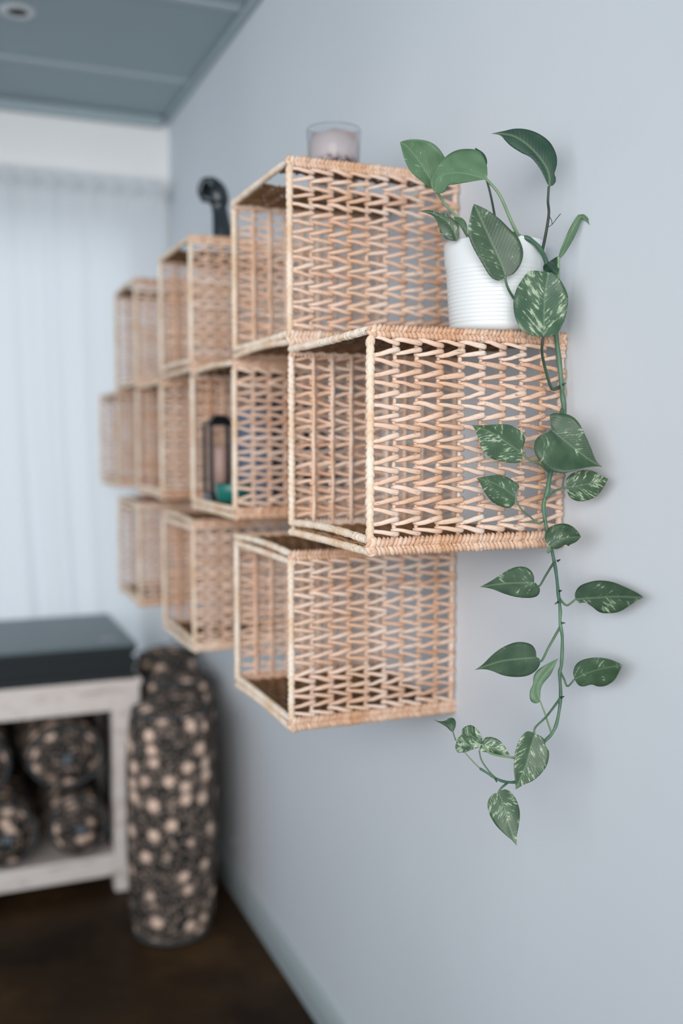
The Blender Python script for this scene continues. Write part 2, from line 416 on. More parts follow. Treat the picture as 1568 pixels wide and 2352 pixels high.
# ------------------------------------------------------------------ baskets
PW, PH = .30, .302            # side panel size
NS = 9                        # gaps between stakes
SP = (PW - .008) / NS
ROWP = .0140
def strand_row(down, seed, L=PW, sp=SP, th=.0033):
    """one woven strand: slanting leaf-shaped segments that tuck behind each stake"""
    rnd = random.Random(seed); b = MB(); ns = int(round((L - .008) / sp))
    for i in range(ns):
        x0 = .004 + i * sp; x1 = x0 + sp
        sg = -1 if down else 1
        dz = .0031 * rnd.uniform(.60, 1.45); y0 = rnd.uniform(-.0012, .0012)
        t = th * rnd.uniform(.82, 1.22)
        P = [(x0 - .0050, .0030, -sg * dz * .55 + y0), (x0 + .0015, -.0012, -sg * dz * .9 + y0), (x0 + sp * .30, -.0035, -sg * dz * .55 + y0),
             (x0 + sp * .66, -.0045, sg * dz * .35 + y0), (x1 - .001, -.0048, sg * dz * .95 + y0), (x1 + .0032, -.0018, sg * dz * 1.05 + y0), (x1 + .0036, .0035, sg * dz * .8 + y0)]
        rad = [t * .70, t * .82, t * .90, t * 1.02, t * 1.10, t * 1.02, t * .6]
        b.tube(P, rad, 8, up=(0, 0, 1), flat=.62)
    return b.mesh('strand', m_wick)
ROWS = {True: [strand_row(True, k) for k in range(6)], False: [strand_row(False, 50 + k) for k in range(6)]}
def stakes_mesh():
    b = MB(); rnd = random.Random(3)
    for i in range(NS + 1):
        x = .004 + i * SP
        if i in (0, NS): continue
        pts = [(x + rnd.uniform(-.0008, .0008), .0042, .004 + (PH - .008) * k / 14) for k in range(15)]
        b.tube(pts, [.0029 * rnd.uniform(.85, 1.2) for _ in pts], 7)
    return b.mesh('side_panel', m_braid)
STK = stakes_mesh()
def rope(L, r, pitch, seed, bow=0, name='rope', mat=None):
    """rod wrapped in flat strand, each turn a bulge"""
    rnd = random.Random(seed); b = MB(); n = 10; x = 0; pts = []; rad = []
    while x < L:
        p = pitch * rnd.uniform(.7, 1.35); k = rnd.uniform(.9, 1.12)
        for f, q in ((0, .76), (.2, 1.0), (.5, 1.08), (.8, 1.0)):
            if x + p * f < L: pts.append(x + p * f); rad.append(r * q * k)
        x += p
    vs = []
    for i, (x, rr) in enumerate(zip(pts, rad)):
        for k in range(n):
            a = 2 * math.pi * k / n
            sk = math.cos(a) * pitch * .38
            bz = bow * math.sin(math.pi * x / L)
            vs.append((x + sk, rr * math.cos(a), rr * math.sin(a) + bz))
    m = len(pts)
    b.add(vs, [(i * n + k, i * n + (k + 1) % n, (i + 1) * n + (k + 1) % n, (i + 1) * n + k) for i in range(m - 1) for k in range(n)] + [tuple(range(n))[::-1], tuple((m - 1) * n + k for k in range(n))])
    return b.mesh(name, mat or m_rope)
def braid(L, h, seed):
    """herringbone border: two rows of slanting stitches on an inner core"""
    rnd = random.Random(seed); b = MB(); p = .0064; n = int(L / p)
    b.box(.002, L - .002, .0015, .006, .002, h - .002)
    for i in range(n + 1):
        x = i * p + rnd.uniform(-.0006, .0006)
        k = 1.5 if rnd.random() < .07 else rnd.uniform(.85, 1.15)
        for up in (0, 1):
            z0, z1 = (h * .46, h * 1.0) if up else (0, h * .54)
            s = .0042 if up else -.0042
            t = .0034 * k * (1.05 if up else 1)
            P = [(x - s * .9, .004, z0 + .0004), (x - s * .6, -.001, z0 + h * .08), (x, -.0032, (z0 + z1) / 2), (x + s * .6, -.0012, z1 - h * .08), (x + s * .9, .004, z1)]
            b.tube(P, [t * .55, t * .95, t * 1.05, t * .95, t * .55], 7, up=(1, 0, 0), flat=.75)
    return b.mesh('braided_border', m_braid)
BRT = [braid(PW + .004, .0165, s) for s in (1, 2)]
BRB = [braid(PW + .004, .0235, s) for s in (3, 4)]
ROPEV = [rope(PH - .034, .0056, .0095, s, name='opening_rope') for s in (5, 6, 7)]
ROPEW = [rope(PH - .034, .0050, .0100, s, name='wall_rope', mat=m_wick) for s in (8, 9)]
BW = .322
ROPEH = [rope(BW, .0052, .0062, s, bow=bw, name='edge_rope') for s, bw in ((11, .005), (12, -.0015), (13, .001))]
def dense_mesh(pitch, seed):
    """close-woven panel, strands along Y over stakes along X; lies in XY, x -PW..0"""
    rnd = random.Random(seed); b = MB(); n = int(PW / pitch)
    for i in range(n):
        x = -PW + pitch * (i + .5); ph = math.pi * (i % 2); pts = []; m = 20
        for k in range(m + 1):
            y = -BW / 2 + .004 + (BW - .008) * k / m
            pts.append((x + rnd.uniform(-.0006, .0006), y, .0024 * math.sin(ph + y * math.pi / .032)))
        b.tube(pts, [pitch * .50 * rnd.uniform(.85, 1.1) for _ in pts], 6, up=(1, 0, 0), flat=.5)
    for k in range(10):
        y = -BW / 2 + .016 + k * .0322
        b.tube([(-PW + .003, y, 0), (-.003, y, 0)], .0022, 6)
    return b.mesh('shelf_panel', m_inner_shade)
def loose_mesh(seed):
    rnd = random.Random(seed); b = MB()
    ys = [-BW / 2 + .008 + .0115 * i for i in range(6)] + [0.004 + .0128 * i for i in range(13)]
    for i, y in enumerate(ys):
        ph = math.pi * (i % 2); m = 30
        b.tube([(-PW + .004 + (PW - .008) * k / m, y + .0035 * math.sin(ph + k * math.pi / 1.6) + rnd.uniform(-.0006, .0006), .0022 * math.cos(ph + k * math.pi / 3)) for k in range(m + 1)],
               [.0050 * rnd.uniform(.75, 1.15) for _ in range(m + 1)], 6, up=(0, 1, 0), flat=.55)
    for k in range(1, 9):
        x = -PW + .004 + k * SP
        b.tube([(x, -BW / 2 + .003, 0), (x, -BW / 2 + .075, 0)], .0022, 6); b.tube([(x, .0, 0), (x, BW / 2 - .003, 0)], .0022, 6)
    return b.mesh('shelf_panel', m_inner_shade)
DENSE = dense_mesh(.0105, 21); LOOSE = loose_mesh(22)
def rows_for(top_h, bot_h):
    z = bot_h + .006; out = []; k = 0
    while z < PH - top_h - .002: out.append((z, k)); z += ROWP; k += 1
    return out
def make_basket(name, yc, zb, top_open, seed, label, tilt=(0, 0, 0), width=BW, hs=1.0):
    rnd = random.Random(seed)
    r = empty(name, (-.002, yc, zb)); r.rotation_euler = tilt; r.scale = (1, width / BW, hs)
    tag(r, label, 'basket', 'woven baskets mounted on the wall')
    for near in (True, False):
        loc = (-PW, -BW / 2 + .004, 0) if near else (0, BW / 2 - .004, 0)
        rz = 0 if near else math.pi
        pn = link('side_panel', STK, r, loc, (0, 0, rz))
        shift = rnd.uniform(-.002, .002)
        for z, k in rows_for(.0165, .0235):
            dn = (k % 2 == 0)
            link('strand', rnd.choice(ROWS[dn]), pn, (0, 0, z + rnd.uniform(-.0007, .0007)), (0, rnd.uniform(-.010, .010), 0))
        for me, z in ((rnd.choice(BRT), PH - .0165), (rnd.choice(BRB), 0)):
            o = link('braided_border', me, pn, (-.002, 0, z)); o['kind'] = 'stuff'
        # vertical wrapped ropes at opening and at the wall
        ox, wx = (.0, PW - .006) if near else (PW, .006)
        link('opening_rope', rnd.choice(ROPEV), pn, (ox, .001, PH - .0165), (0, R(90), 0))
        link('wall_rope', rnd.choice(ROPEW), pn, (wx, .001, PH - .0165), (0, R(90), 0))
    for z in (PH - .006, .0045, .0195) + (() if top_open is not None and top_open != 'double' else (PH - .019,)):
        link('edge_rope', rnd.choice(ROPEH), r, (-PW + .001, -BW / 2, z), (rnd.uniform(-.2, .2), 0, R(90)))
        
    link('edge_rope', ROPEH[2], r, (-.007, -BW / 2, PH - .006), (0, 0, R(90))); link('edge_rope', ROPEH[2], r, (-.007, -BW / 2, .006), (0, 0, R(90)))
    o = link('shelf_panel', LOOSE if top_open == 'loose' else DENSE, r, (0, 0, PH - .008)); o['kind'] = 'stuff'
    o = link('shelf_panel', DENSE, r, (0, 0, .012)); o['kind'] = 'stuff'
    return r
EDGE = [1.192, 1.507, 1.825, 2.160, 2.475, 2.800, 3.125, 3.450]
ZM, ZT, ZB = 1.254, 1.557, .930
names = {0: 'nearest the camera', 1: '', 2: '', 3: '', 4: '', 5: '', 6: ''}
jobs = [
 (0, ZM, 'closed', 'sharp wicker basket nearest the camera, middle row, white pot on top'),
 (2, ZM, 'closed', 'middle-row wicker basket holding the black lantern and blue books'),
 (4, ZM, 'closed', 'empty middle-row wicker basket, third from the camera'),
 (6, ZM, 'closed', 'farthest middle-row wicker basket beside the curtain, pink candle inside'),
 (1, ZT, 'loose', 'top-row wicker basket with the pink glass tumbler on top'),
 (3, ZT, 'loose', 'top-row wicker basket with the black hand standing on it'),
 (5, ZT, 'loose', 'farthest top-row wicker basket next to the curtain'),
 (1, ZB, 'double', 'bottom-row wicker basket nearest the camera, below the tumbler basket'),
 (3, ZB, 'double', 'middle one of the three bottom-row wicker baskets'),
 (5, ZB, 'double', 'farthest bottom-row wicker basket above the stack of dark mats'),
]
for k, (c, z, top, lab) in enumerate(jobs):
    y0, y1 = EDGE[c], EDGE[c + 1]
    rnd = random.Random(k)
    make_basket('wicker_basket', (y0 + y1) / 2, z, top, 100 + k, lab, (0, 0, 0), width=(y1 - y0) + .004, hs={ZT: .97, ZB: .985, ZM: 1}[z])

# ------------------------------------------------------------------ pothos
pot_c = (-.078, 1.262, ZM + PH + .001)
pl = empty('potted_pothos', pot_c)
tag(pl, 'white ribbed pot of variegated pothos with a long trailing vine', 'plant')
def rel(p): return Vector(p) - Vector(pot_c)
b = MB(); prof = [(.0, 0), (.050, 0), (.060, .003), (.0625, .008)]
for k in range(15):
    z = .010 + k * .006; r = .063 + .0085 * z / .135
    q = .0003 * (1 if k < 10 else .3)
    prof += [(r, z), (r + q, z + .0022), (r + q, z + .0040), (r, z + .0056)]
prof += [(.071, .105), (.0722, .130), (.0725, .1365), (.0715, .1385), (.0695, .1375), (.068, .118), (.0, .116)]
prof = [(r_, z_ * .93) for r_, z_ in prof]
b.lathe(prof, 56, close=False); b.build('pot', m_pot, pl)
b = MB(); vs = []
b.lathe([(.0665, .111), (.055, .113), (.035, .1145), (.012, .1145)], 24); b.build('soil', m_soil, pl)

def cdepth(px, z): return min(z, wall_depth(px) - .016)
HEART = [(0, 0), (-.075, .14), (-.13, .38), (-.11, .64), (-.01, .86), (.13, .98), (.29, 1.0), (.46, .90), (.62, .70), (.76, .45), (.87, .23), (.95, .08), (1, 0)]
OVAL = [(0, 0), (-.03, .14), (-.045, .36), (-.01, .60), (.09, .82), (.25, .96), (.42, 1.0), (.58, .95), (.73, .80), (.85, .58), (.93, .36), (.98, .15), (1, 0)]
LANCE = [(0, 0), (-.01, .14), (.01, .36), (.08, .62), (.18, .84), (.30, .97), (.42, 1.0), (.55, .90), (.68, .70), (.80, .45), (.89, .23), (.96, .08), (1, 0)]
ZO = {1: (880, 270, .34439), 2: (950, 550, .28699), 3: (1040, 900, .29337), 4: (1040, 1250, .30612), 5: (960, 1600, .22959)}
def make_leaf(mid, wl, wr, z0, z1, zo=0, oa=None, ob=None, bow=.004, cup=.012, mat=None, shape=HEART, stalk=None, sr=.0015, smat=None, sz=None, wave=.0015, tw=0, shr=None, seed=0):
    """mid: midrib from base to tip (photo pixels); wl / wr: half widths left and right of the direction of growth"""
    if zo:
        ox, oy, sc = ZO[zo]; cv = lambda P: [(ox + sc * x, oy + sc * y) for x, y in P]
        mid = cv(mid); oa = [mid[0]] + cv(oa) + [mid[-1]]; ob = [mid[0]] + cv(ob) + [mid[-1]]
    L = spline(mid, 40)
    cum = [0]
    for a, c in zip(L, L[1:]): cum.append(cum[-1] + math.dist(a, c))
    T = cum[-1]
    def along(u):
        if u <= 0:
            d = (L[2][0] - L[0][0], L[2][1] - L[0][1]); q = math.hypot(*d); d = (d[0] / q, d[1] / q)
            return (L[0][0] + d[0] * u * T, L[0][1] + d[1] * u * T), d
        s = min(u, 1) * T; k = 0
        while k < len(cum) - 2 and cum[k + 1] < s: k += 1
        f = (s - cum[k]) / max(cum[k + 1] - cum[k], 1e-6)
        p = (L[k][0] + (L[k + 1][0] - L[k][0]) * f, L[k][1] + (L[k + 1][1] - L[k][1]) * f)
        a, c = L[max(k - 2, 0)], L[min(k + 3, len(L) - 1)]
        d = (c[0] - a[0], c[1] - a[1]); q = math.hypot(*d)
        return p, (d[0] / q, d[1] / q)
    rows, cols = 26, 6
    b = MB(); grid = {}
    rnd = random.Random(seed)
    phs = rnd.uniform(0, 6)
    for side, wid, shp in ((-1, wl, shape), (1, wr, shr or shape)):
        O = spline(shp, rows) if not zo else None
        if zo:
            Q = spline(oa if side == -1 else ob, 80); cq = [0]
            for a, c in zip(Q, Q[1:]): cq.append(cq[-1] + math.dist(a, c))
            OP = []
            for i in range(rows + 1):
                sx = cq[-1] * i / rows; kk = 0
                while kk < 79 and cq[kk + 1] < sx: kk += 1
                f = (sx - cq[kk]) / max(cq[kk + 1] - cq[kk], 1e-6)
                OP.append((Q[kk][0] + (Q[kk + 1][0] - Q[kk][0]) * f, Q[kk][1] + (Q[kk + 1][1] - Q[kk][1]) * f))
        for i in range(rows + 1):
            um = i / rows; uo, wo = O[i] if not zo else (um, 1); wo = max(wo, 0)
            if zo: um = um ** 1.15
            for j in range(cols + 1):
                if side == 1 and j == 0: grid[(1, i, 0)] = grid[(-1, i, 0)]; continue
                t = j / cols
                u = um + (uo - um) * t; v = wo * t
                p, d = along(u)
                # side -1 = left of growth direction on screen
                nx, ny = (d[1], -d[0]) if side == -1 else (-d[1], d[0])
                px, py = p[0] + nx * v * wid, p[1] + ny * v * wid
                if zo:
                    p, d = along(um); px = p[0] + (OP[i][0] - p[0]) * t; py = p[1] + (OP[i][1] - p[1]) * t
                    hx, hy = L[-1][0] - L[0][0], L[-1][1] - L[0][1]; hh = math.hypot(hx, hy)
                    u = ((px - L[0][0]) * hx + (py - L[0][1]) * hy) / hh / hh
                    wd_ = math.hypot(px - p[0], py - p[1]); wid = 45; v = min(1, wd_ / (hh * .42))
                uc = max(0, min(1, u))
                dep = z0 + (z1 - z0) * uc + bow * math.sin(math.pi * uc) + cup * (v ** 1.6) * (wid / 45.0) * .6 + tw * side * v \
                      + wave * math.sin(u * 15 + phs + side) * v * v - .0012 * math.exp(-(v * 7) ** 2) * -1
                dep = min(dep, wall_depth(px) - .006)
                grid[(side, i, j)] = len(b.v)
                b.v.append(tuple(rel(at(px, py, dep)))); b.uv.append((uc, v * side))
        for i in range(rows):
            for j in range(cols):
                q = (grid[(side, i, j)], grid[(side, i + 1, j)], grid[(side, i + 1, j + 1)], grid[(side, i, j + 1)])
                q = q if side == -1 else q[::-1]
                q2 = tuple(dict.fromkeys(q))
                b.f.append(q2)
    o = b.build('leaf', mat or m_leaf, pl)
    md = o.modifiers.new('thick', 'SOLIDIFY'); md.thickness = .0006; md.offset = 0
    if stalk:
        s = MB(); pts = [at(x, y, z) for x, y, z in spline(stalk, max(10, 6 * len(stalk)))]
        m = len(pts)
        s.tube([rel(p) for p in pts], [sr * (1 + .35 * abs(k / (m - 1) - .0) ** 2) for k in range(m)], 8)
        s.build('petiole', smat or m_pet, o)
    return o
Z = 1.345
def D(**k): k.setdefault('wl', 1); k.setdefault('wr', 1); return k
LEAVES = [
 # upper group
 D(zo=1, mid=[(345,480),(300,390),(230,280),(160,195),(112,165)], oa=[(375,478),(410,400),(416,320),(408,262),(360,195),(300,158),(210,145),(150,150)], ob=[(310,468),(250,420),(190,370),(150,300),(125,220)], z0=1.36, z1=1.33, mat=m_leafl, stalk=[(1001,437,1.36),(1024,472,1.37),(1045,494,1.38),(1076,546,1.40),(1100,580,1.43)], sr=.0019, smat=m_petl, cup=-.012),
 dict(mid=[(1108,378),(1102,358),(1091,339)], wl=12, wr=12, z0=1.385, z1=1.375, mat=m_leafd, stalk=[(1112,395,1.385),(1122,430,1.385),(1130,465,1.39),(1140,520,1.41),(1150,575,1.44)], sr=.0015, smat=m_petd),
 D(zo=1, mid=[(685,412),(600,385),(520,370),(440,372),(380,392),(350,430),(355,500)], oa=[(693,390),(690,320),(668,260),(640,225),(590,210),(500,215),(430,250),(370,310),(325,390),(314,440),(328,480)], ob=[(640,418),(560,432),(480,446),(430,455),(415,490),(385,506)], z0=1.345, z1=1.32, mat=m_leafl, stalk=[(1115,410,1.345),(1146,446,1.345),(1172,504,1.35),(1190,542,1.36)], sr=.0019, smat=m_petl, cup=.014),
 D(zo=1, mid=[(1105,462),(1108,400),(1085,330),(1020,240),(940,165),(850,118),(718,107)], oa=[(1145,442),(1149,400),(1138,385),(1157,310),(1150,240),(1110,165),(1040,110),(960,80),(880,74),(800,90)], ob=[(1088,430),(1070,390),(1040,335),(985,268),(920,235),(850,190),(810,150),(780,118)], z0=1.35, z1=1.335, mat=m_leafd, stalk=[(1260,428,1.35),(1258,462,1.355),(1260,490,1.36),(1254,532,1.365),(1245,577,1.375)], sr=.0017, smat=m_petd, cup=.018),
 D(zo=1, mid=[(490,822),(468,750),(410,680),(330,638),(235,625)], oa=[(505,790),(506,740),(490,700),(440,655),(410,634),(380,640),(350,626),(300,617)], ob=[(450,820),(410,800),(380,765),(360,700),(335,660),(290,638)], z0=1.375, z1=1.36, mat=m_leaf, cup=.008),
 D(zo=1, mid=[(562,800),(540,740),(500,690),(465,665)], oa=[(560,750),(550,700),(515,666)], ob=[(540,770),(515,730),(485,695)], z0=1.385, z1=1.375, mat=m_leafl),
 D(zo=1, mid=[(815,1060),(790,980),(745,880),(680,740),(605,575)], oa=[(770,1088),(710,1055),(640,940),(600,870),(572,800),(567,740),(580,660),(595,600)], ob=[(870,1040),(920,970),(932,890),(900,800),(850,750),(780,680),(700,620),(640,590)], z0=1.345, z1=1.325, stalk=[(1159,634,1.345),(1165,659,1.35),(1182,688,1.36),(1215,722,1.37),(1262,740,1.385)], sr=.0018, cup=-.012),
 dict(mid=[(1283,592),(1296,562),(1316,520),(1332,494),(1350,505),(1364,532)], wl=5, wr=13, z0=1.36, z1=1.345, mat=m_leafl, shape=LANCE, cup=.02, stalk=[(1282,590,1.36),(1281,640,1.37),(1278,690,1.378),(1275,730,1.38)], sr=.0024, smat=m_petl),
 D(zo=1, mid=[(1165,1045),(1130,1010),(1110,985),(1090,975)], oa=[(1155,1048),(1100,1035),(1070,1020),(1068,985)], ob=[(1172,1000),(1168,930),(1130,945),(1105,962)], z0=1.36, z1=1.345, mat=m_leafd),
 D(zo=2, mid=[(1038,778),(1042,640),(1046,500),(1060,360),(1078,262)], oa=[(990,776),(900,750),(840,690),(805,600),(797,500),(820,400),(860,330),(910,265),(960,248),(1030,258)], ob=[(1090,778),(1150,745),(1195,670),(1222,590),(1235,480),(1215,400),(1170,320),(1130,280),(1100,262)], z0=1.33, z1=1.34, stalk=[(1247,774,1.33),(1244,803,1.335),(1248,831,1.345),(1260,876,1.36),(1269,894,1.37),(1286,888,1.385)], sr=.0019, smat=m_petd, cup=-.008, mat=m_leafv2),
 # around the near basket's right edge
 D(zo=3, mid=[(770,295),(860,370),(960,450),(1080,540),(1168,587)], oa=[(764,240),(762,175),(850,168),(930,190),(990,250),(1040,350),(1075,430),(1110,520),(1135,560)], ob=[(740,320),(690,335),(650,370),(633,430),(650,500),(700,570),(770,620),(860,637),(960,615),(1060,590),(1130,583)], z0=1.325, z1=1.285, cup=-.01, stalk=[(1266,988,1.325),(1280,965,1.35),(1290,940,1.375)], sr=.0016),
 D(zo=3, mid=[(540,480),(430,405),(300,320),(150,260)], oa=[(548,440),(563,370),(545,320),(500,285),(430,256),(330,255),(230,262)], ob=[(540,530),(510,555),(460,557),(380,545),(300,520),(230,450),(200,370),(175,300)], z0=1.335, z1=1.305, mat=m_leafv, stalk=[(1198,1041,1.335),(1216,1057,1.34),(1242,1069,1.35),(1263,1086,1.365)], sr=.0014, cup=-.008),
 D(zo=3, mid=[(485,822),(420,770),(320,715),(185,675)], oa=[(490,790),(518,745),(490,710),(430,672),(360,650),(280,658)], ob=[(482,870),(450,905),(400,905),(320,870),(270,820),(235,760),(210,710)], z0=1.335, z1=1.31, mat=m_leafv, stalk=[(1182,1141,1.335),(1195,1167,1.34),(1216,1186,1.345),(1237,1202,1.35),(1251,1194,1.362)], sr=.0011),
 D(zo=3, mid=[(890,747),(980,735),(1080,715),(1213,682)], oa=[(884,700),(905,660),(960,625),(1050,610),(1120,630),(1170,660)], ob=[(900,800),(935,840),(1000,857),(1080,840),(1130,810),(1170,760)], z0=1.335, z1=1.295, mat=m_leafv, stalk=[(1303,1119,1.335),(1275,1127,1.345),(1254,1144,1.36)], sr=.0014),
 D(zo=3, mid=[(760,1205),(830,1160),(910,1140),(1000,1135)], oa=[(722,1170),(722,1110),(765,1055),(850,1030),(920,1045),(975,1090)], ob=[(790,1228),(830,1225),(880,1195),(903,1208),(920,1195),(970,1170)], z0=1.34, z1=1.315, stalk=[(1263,1252,1.34),(1259,1268,1.345),(1262,1262,1.355),(1268,1266,1.362)], sr=.0018, smat=m_petl),
 # lower hanging vine
 D(zo=4, mid=[(607,290),(500,290),(380,295),(202,320)], oa=[(608,250),(590,205),(550,175),(490,168),(420,190),(340,240),(270,285)], ob=[(640,310),(652,345),(635,385),(580,402),(480,397),(380,370),(290,335)], z0=1.33, z1=1.31, wave=.001, stalk=[(1228,1340,1.33),(1238,1346,1.333),(1254,1320,1.34),(1274,1288,1.36)], sr=.0013, mat=m_leaf),
 D(zo=4, mid=[(918,412),(1050,403),(1230,393),(1432,402)], oa=[(915,370),(950,315),(1020,285),(1100,272),(1200,285),(1310,330),(1390,370)], ob=[(940,442),(990,437),(1040,465),(1100,510),(1170,518),(1250,505),(1340,450),(1400,412)], z0=1.325, z1=1.235, wave=.001, stalk=[(1322,1376,1.325),(1303,1390,1.335),(1292,1384,1.345),(1284,1374,1.358)], sr=.0014),
 D(zo=4, mid=[(625,852),(500,860),(350,880),(163,943)], oa=[(620,800),(590,755),(530,735),(460,738),(370,775),(290,835),(220,905)], ob=[(650,860),(652,900),(620,950),(560,985),(480,996),(380,985),(290,950),(230,938)], z0=1.33, z1=1.305, stalk=[(1232,1511,1.33),(1243,1518,1.333),(1260,1486,1.34),(1287,1438,1.36)], sr=.0014),
 D(zo=4, mid=[(912,1012),(1000,970),(1110,935),(1270,907)], oa=[(902,960),(925,900),(980,865),(1070,850),(1160,860),(1230,885)], ob=[(940,1055),(980,1067),(1040,1052),(1090,1067),(1150,1060),(1210,1020),(1240,970)], z0=1.325, z1=1.265, mat=m_leafv, stalk=[(1318,1561,1.325),(1303,1576,1.335),(1295,1560,1.345),(1286,1542,1.357)], sr=.0013),
 D(zo=4, mid=[(652,1182),(632,1110),(640,1050),(690,970),(790,858)], oa=[(620,1195),(580,1170),(577,1100),(600,1050),(605,990),(640,940),(720,890)], ob=[(655,1130),(660,1080),(680,1040),(730,980),(765,910)], z0=1.335, z1=1.34, mat=m_leafl, cup=.02, stalk=[(1240,1610,1.335),(1250,1636,1.34),(1258,1660,1.345),(1266,1684,1.352)], sr=.0011, smat=m_petl),
 D(zo=5, mid=[(1165,378),(1130,500),(1080,680),(975,930)], oa=[(1140,355),(1080,352),(1020,420),(985,500),(962,600),(957,720),(968,830)], ob=[(1210,385),(1265,430),(1275,480),(1310,560),(1290,680),(1230,770),(1150,840),(1050,885)], z0=1.33, z1=1.315, stalk=[(1227,1688,1.33),(1229,1671,1.332),(1255,1645,1.342),(1286,1604,1.356)], sr=.0014, mat=m_leafv, cup=-.01),
 D(zo=5, mid=[(805,965),(860,1100),(910,1280),(987,1495)], oa=[(760,970),(715,1010),(693,1080),(715,1180),(780,1290),(880,1390),(940,1440)], ob=[(820,945),(870,928),(930,960),(985,1040),(1015,1150),(1010,1270),(985,1400)], z0=1.325, z1=1.31, mat=m_leafv, stalk=[(1144,1821,1.325),(1150,1811,1.328),(1166,1797,1.335)], sr=.0013),
 D(zo=5, mid=[(635,478),(560,480),(470,490),(372,500)], oa=[(640,420),(610,350),(540,288),(480,295),(440,330),(435,380),(395,420)], ob=[(610,505),(540,530),(470,555),(400,560),(378,530)], z0=1.33, z1=1.315, mat=m_leafv, stalk=[(1106,1709,1.33),(1122,1728,1.332),(1144,1735,1.335),(1182,1741,1.34)], sr=.0013, smat=m_petl),
 D(zo=5, mid=[(612,540),(680,490),(770,510),(915,585)], oa=[(625,490),(660,420),(720,404),(800,430),(860,490)], ob=[(700,560),(780,575),(850,583)], z0=1.335, z1=1.325, mat=m_leafv, stalk=[(1100,1724,1.335),(1106,1747,1.333),(1124,1773,1.33),(1138,1787,1.332)], sr=.001),
 D(zo=5, mid=[(350,360),(320,300),(235,262),(155,230)], oa=[(372,300),(375,250),(350,215),(310,215),(270,240),(200,248)], ob=[(320,340),(280,300),(230,272)], z0=1.33, z1=1.32, mat=m_leaf, stalk=[(1040,1682,1.33),(1046,1700,1.332)], sr=.0008),
]
for k, L in enumerate(LEAVES):
    make_leaf(seed=k, **L)
VINE = [(1140,600,1.45),(1158,545,1.425),(1176,537,1.39),(1192,544,1.37),(1214,549,1.365),(1238,570,1.37),(1254,602,1.378),(1266,660,1.382),(1274,720,1.384),(1277,771,1.384),(1284,831,1.384),(1289,880,1.385),(1291,905,1.383),(1295,950,1.382),
        (1284,1020,1.372),(1264,1085,1.365),(1256,1132,1.362),(1248,1158,1.362),(1250,1187,1.362),(1256,1217,1.36),(1264,1250,1.36),(1276,1311,1.358),(1282,1366,1.357),(1286,1400,1.357),(1286,1431,1.356),(1291,1466,1.356),(1289,1525,1.356),(1285,1546,1.356),
        (1287,1602,1.355),(1279,1657,1.353),(1267,1685,1.35),(1248,1706,1.347),(1226,1742,1.342),(1202,1782,1.337),(1184,1796,1.335),(1157,1795,1.333),(1137,1787,1.331),(1121,1777,1.33),(1102,1765,1.33)]
b = MB(); sp_ = spline(VINE, 220)
b.tube([rel(at(*p)) for p in sp_], [(.0035 if k < 90 else .0035 - .0012 * min(1, (k - 90) / 20)) * (1 - .35 * max(0, (k - 180) / 40)) * (1 + .10 * math.sin(k * .9)) for k in range(221)], 10)
b.build('vine', m_vine, pl)
b = MB(); b.tube([rel(at(*p)) for p in spline([(1102,1765,1.33),(1082,1745,1.33),(1068,1729,1.331),(1056,1712,1.333)], 12)], .0008, 6); b.build('shoot', m_petl, pl)
for (x, y, z, dx, dy) in [(1291,884,1.38,9,-4),(1279,1289,1.355,8,-4),(1284,1358,1.353,6,-2),(1282,1382,1.352,-9,6),(1289,1431,1.352,9,0),(1287,1603,1.35,9,-4),(1137,1788,1.328,4,9),(1192,546,1.366,2,-8)]:
    b = MB(); b.tube([rel(at(x, y, z)), rel(at(x + dx * .6, y + dy * .6, z - .001)), rel(at(x + dx, y + dy, z - .001))], [.0017, .0011, .0004], 6); b.build('node_bud', m_petd, pl)
b = MB(); b.tube([rel(at(*p)) for p in spline([(1259,521,1.362),(1268,515,1.36),(1277,503,1.36),(1287,491,1.362)], 8)], .0005, 5)
b.tube([rel(at(*p)) for p in [(1268,515,1.36),(1266,505,1.36),(1262,498,1.36)]], .0005, 5); b.build('aerial_root', m_petd, pl)

# ------------------------------------------------------------------ glass tumbler with petals
gc = (-.164, 1.668, ZT + PH * .97 + .001)
gt = empty('glass_tumbler', gc); tag(gt, 'clear pink-tinted glass tumbler of dried petals on top basket', 'tumbler')
b = MB(); b.lathe([(.0, 0), (.040, 0), (.043, .004), (.0485, .096), (.0480, .0975), (.0472, .096), (.0415, .012), (.0, .010)], 48, close=False); b.build('glass', m_glass, gt)
b = MB()
b.lathe([(.0, .046), (.030, .044), (.040, .040), (.0418, .050), (.0435, .074), (.040, .088), (.020, .090), (.0, .086)], 20, close=False)
b.v = [(x + .004 * noise.noise(Vector((x, y, z)) * 60), y + .004 * noise.noise(Vector((y, z, x)) * 60), z + .006 * noise.noise(Vector((z, x, y)) * 50)) for x, y, z in b.v]
b.v = [(x * .96, y * .96, z) for x, y, z in b.v]
b.build('rose_crystal', m_glassp, gt)
b = MB(); rnd = random.Random(4)
for k in range(90):
    a = rnd.uniform(0, 6.28); rr = .036 * math.sqrt(rnd.random()); z = .013 + rnd.random() * .034; s = rnd.uniform(.007, .013)
    c = Vector((rr * math.cos(a), rr * math.sin(a), z)); u = Vector((rnd.gauss(0, 1), rnd.gauss(0, 1), rnd.gauss(0, 1))).normalized(); v = u.orthogonal().normalized(); n_ = u.cross(v)
    vs = []
    for i in range(4):
        for j in range(4):
            p, q = i / 3 - .5, j / 3 - .5
            vs.append(c + u * p * s + v * q * s * (1 - abs(p)) + n_ * (p * p + q * q) * s * .9)
    b.add(vs, [(i * 4 + j, i * 4 + j + 1, i * 4 + j + 5, i * 4 + j + 4) for i in range(3) for j in range(3)])
o = b.build('petals', m_petal, gt); o['kind'] = 'stuff'

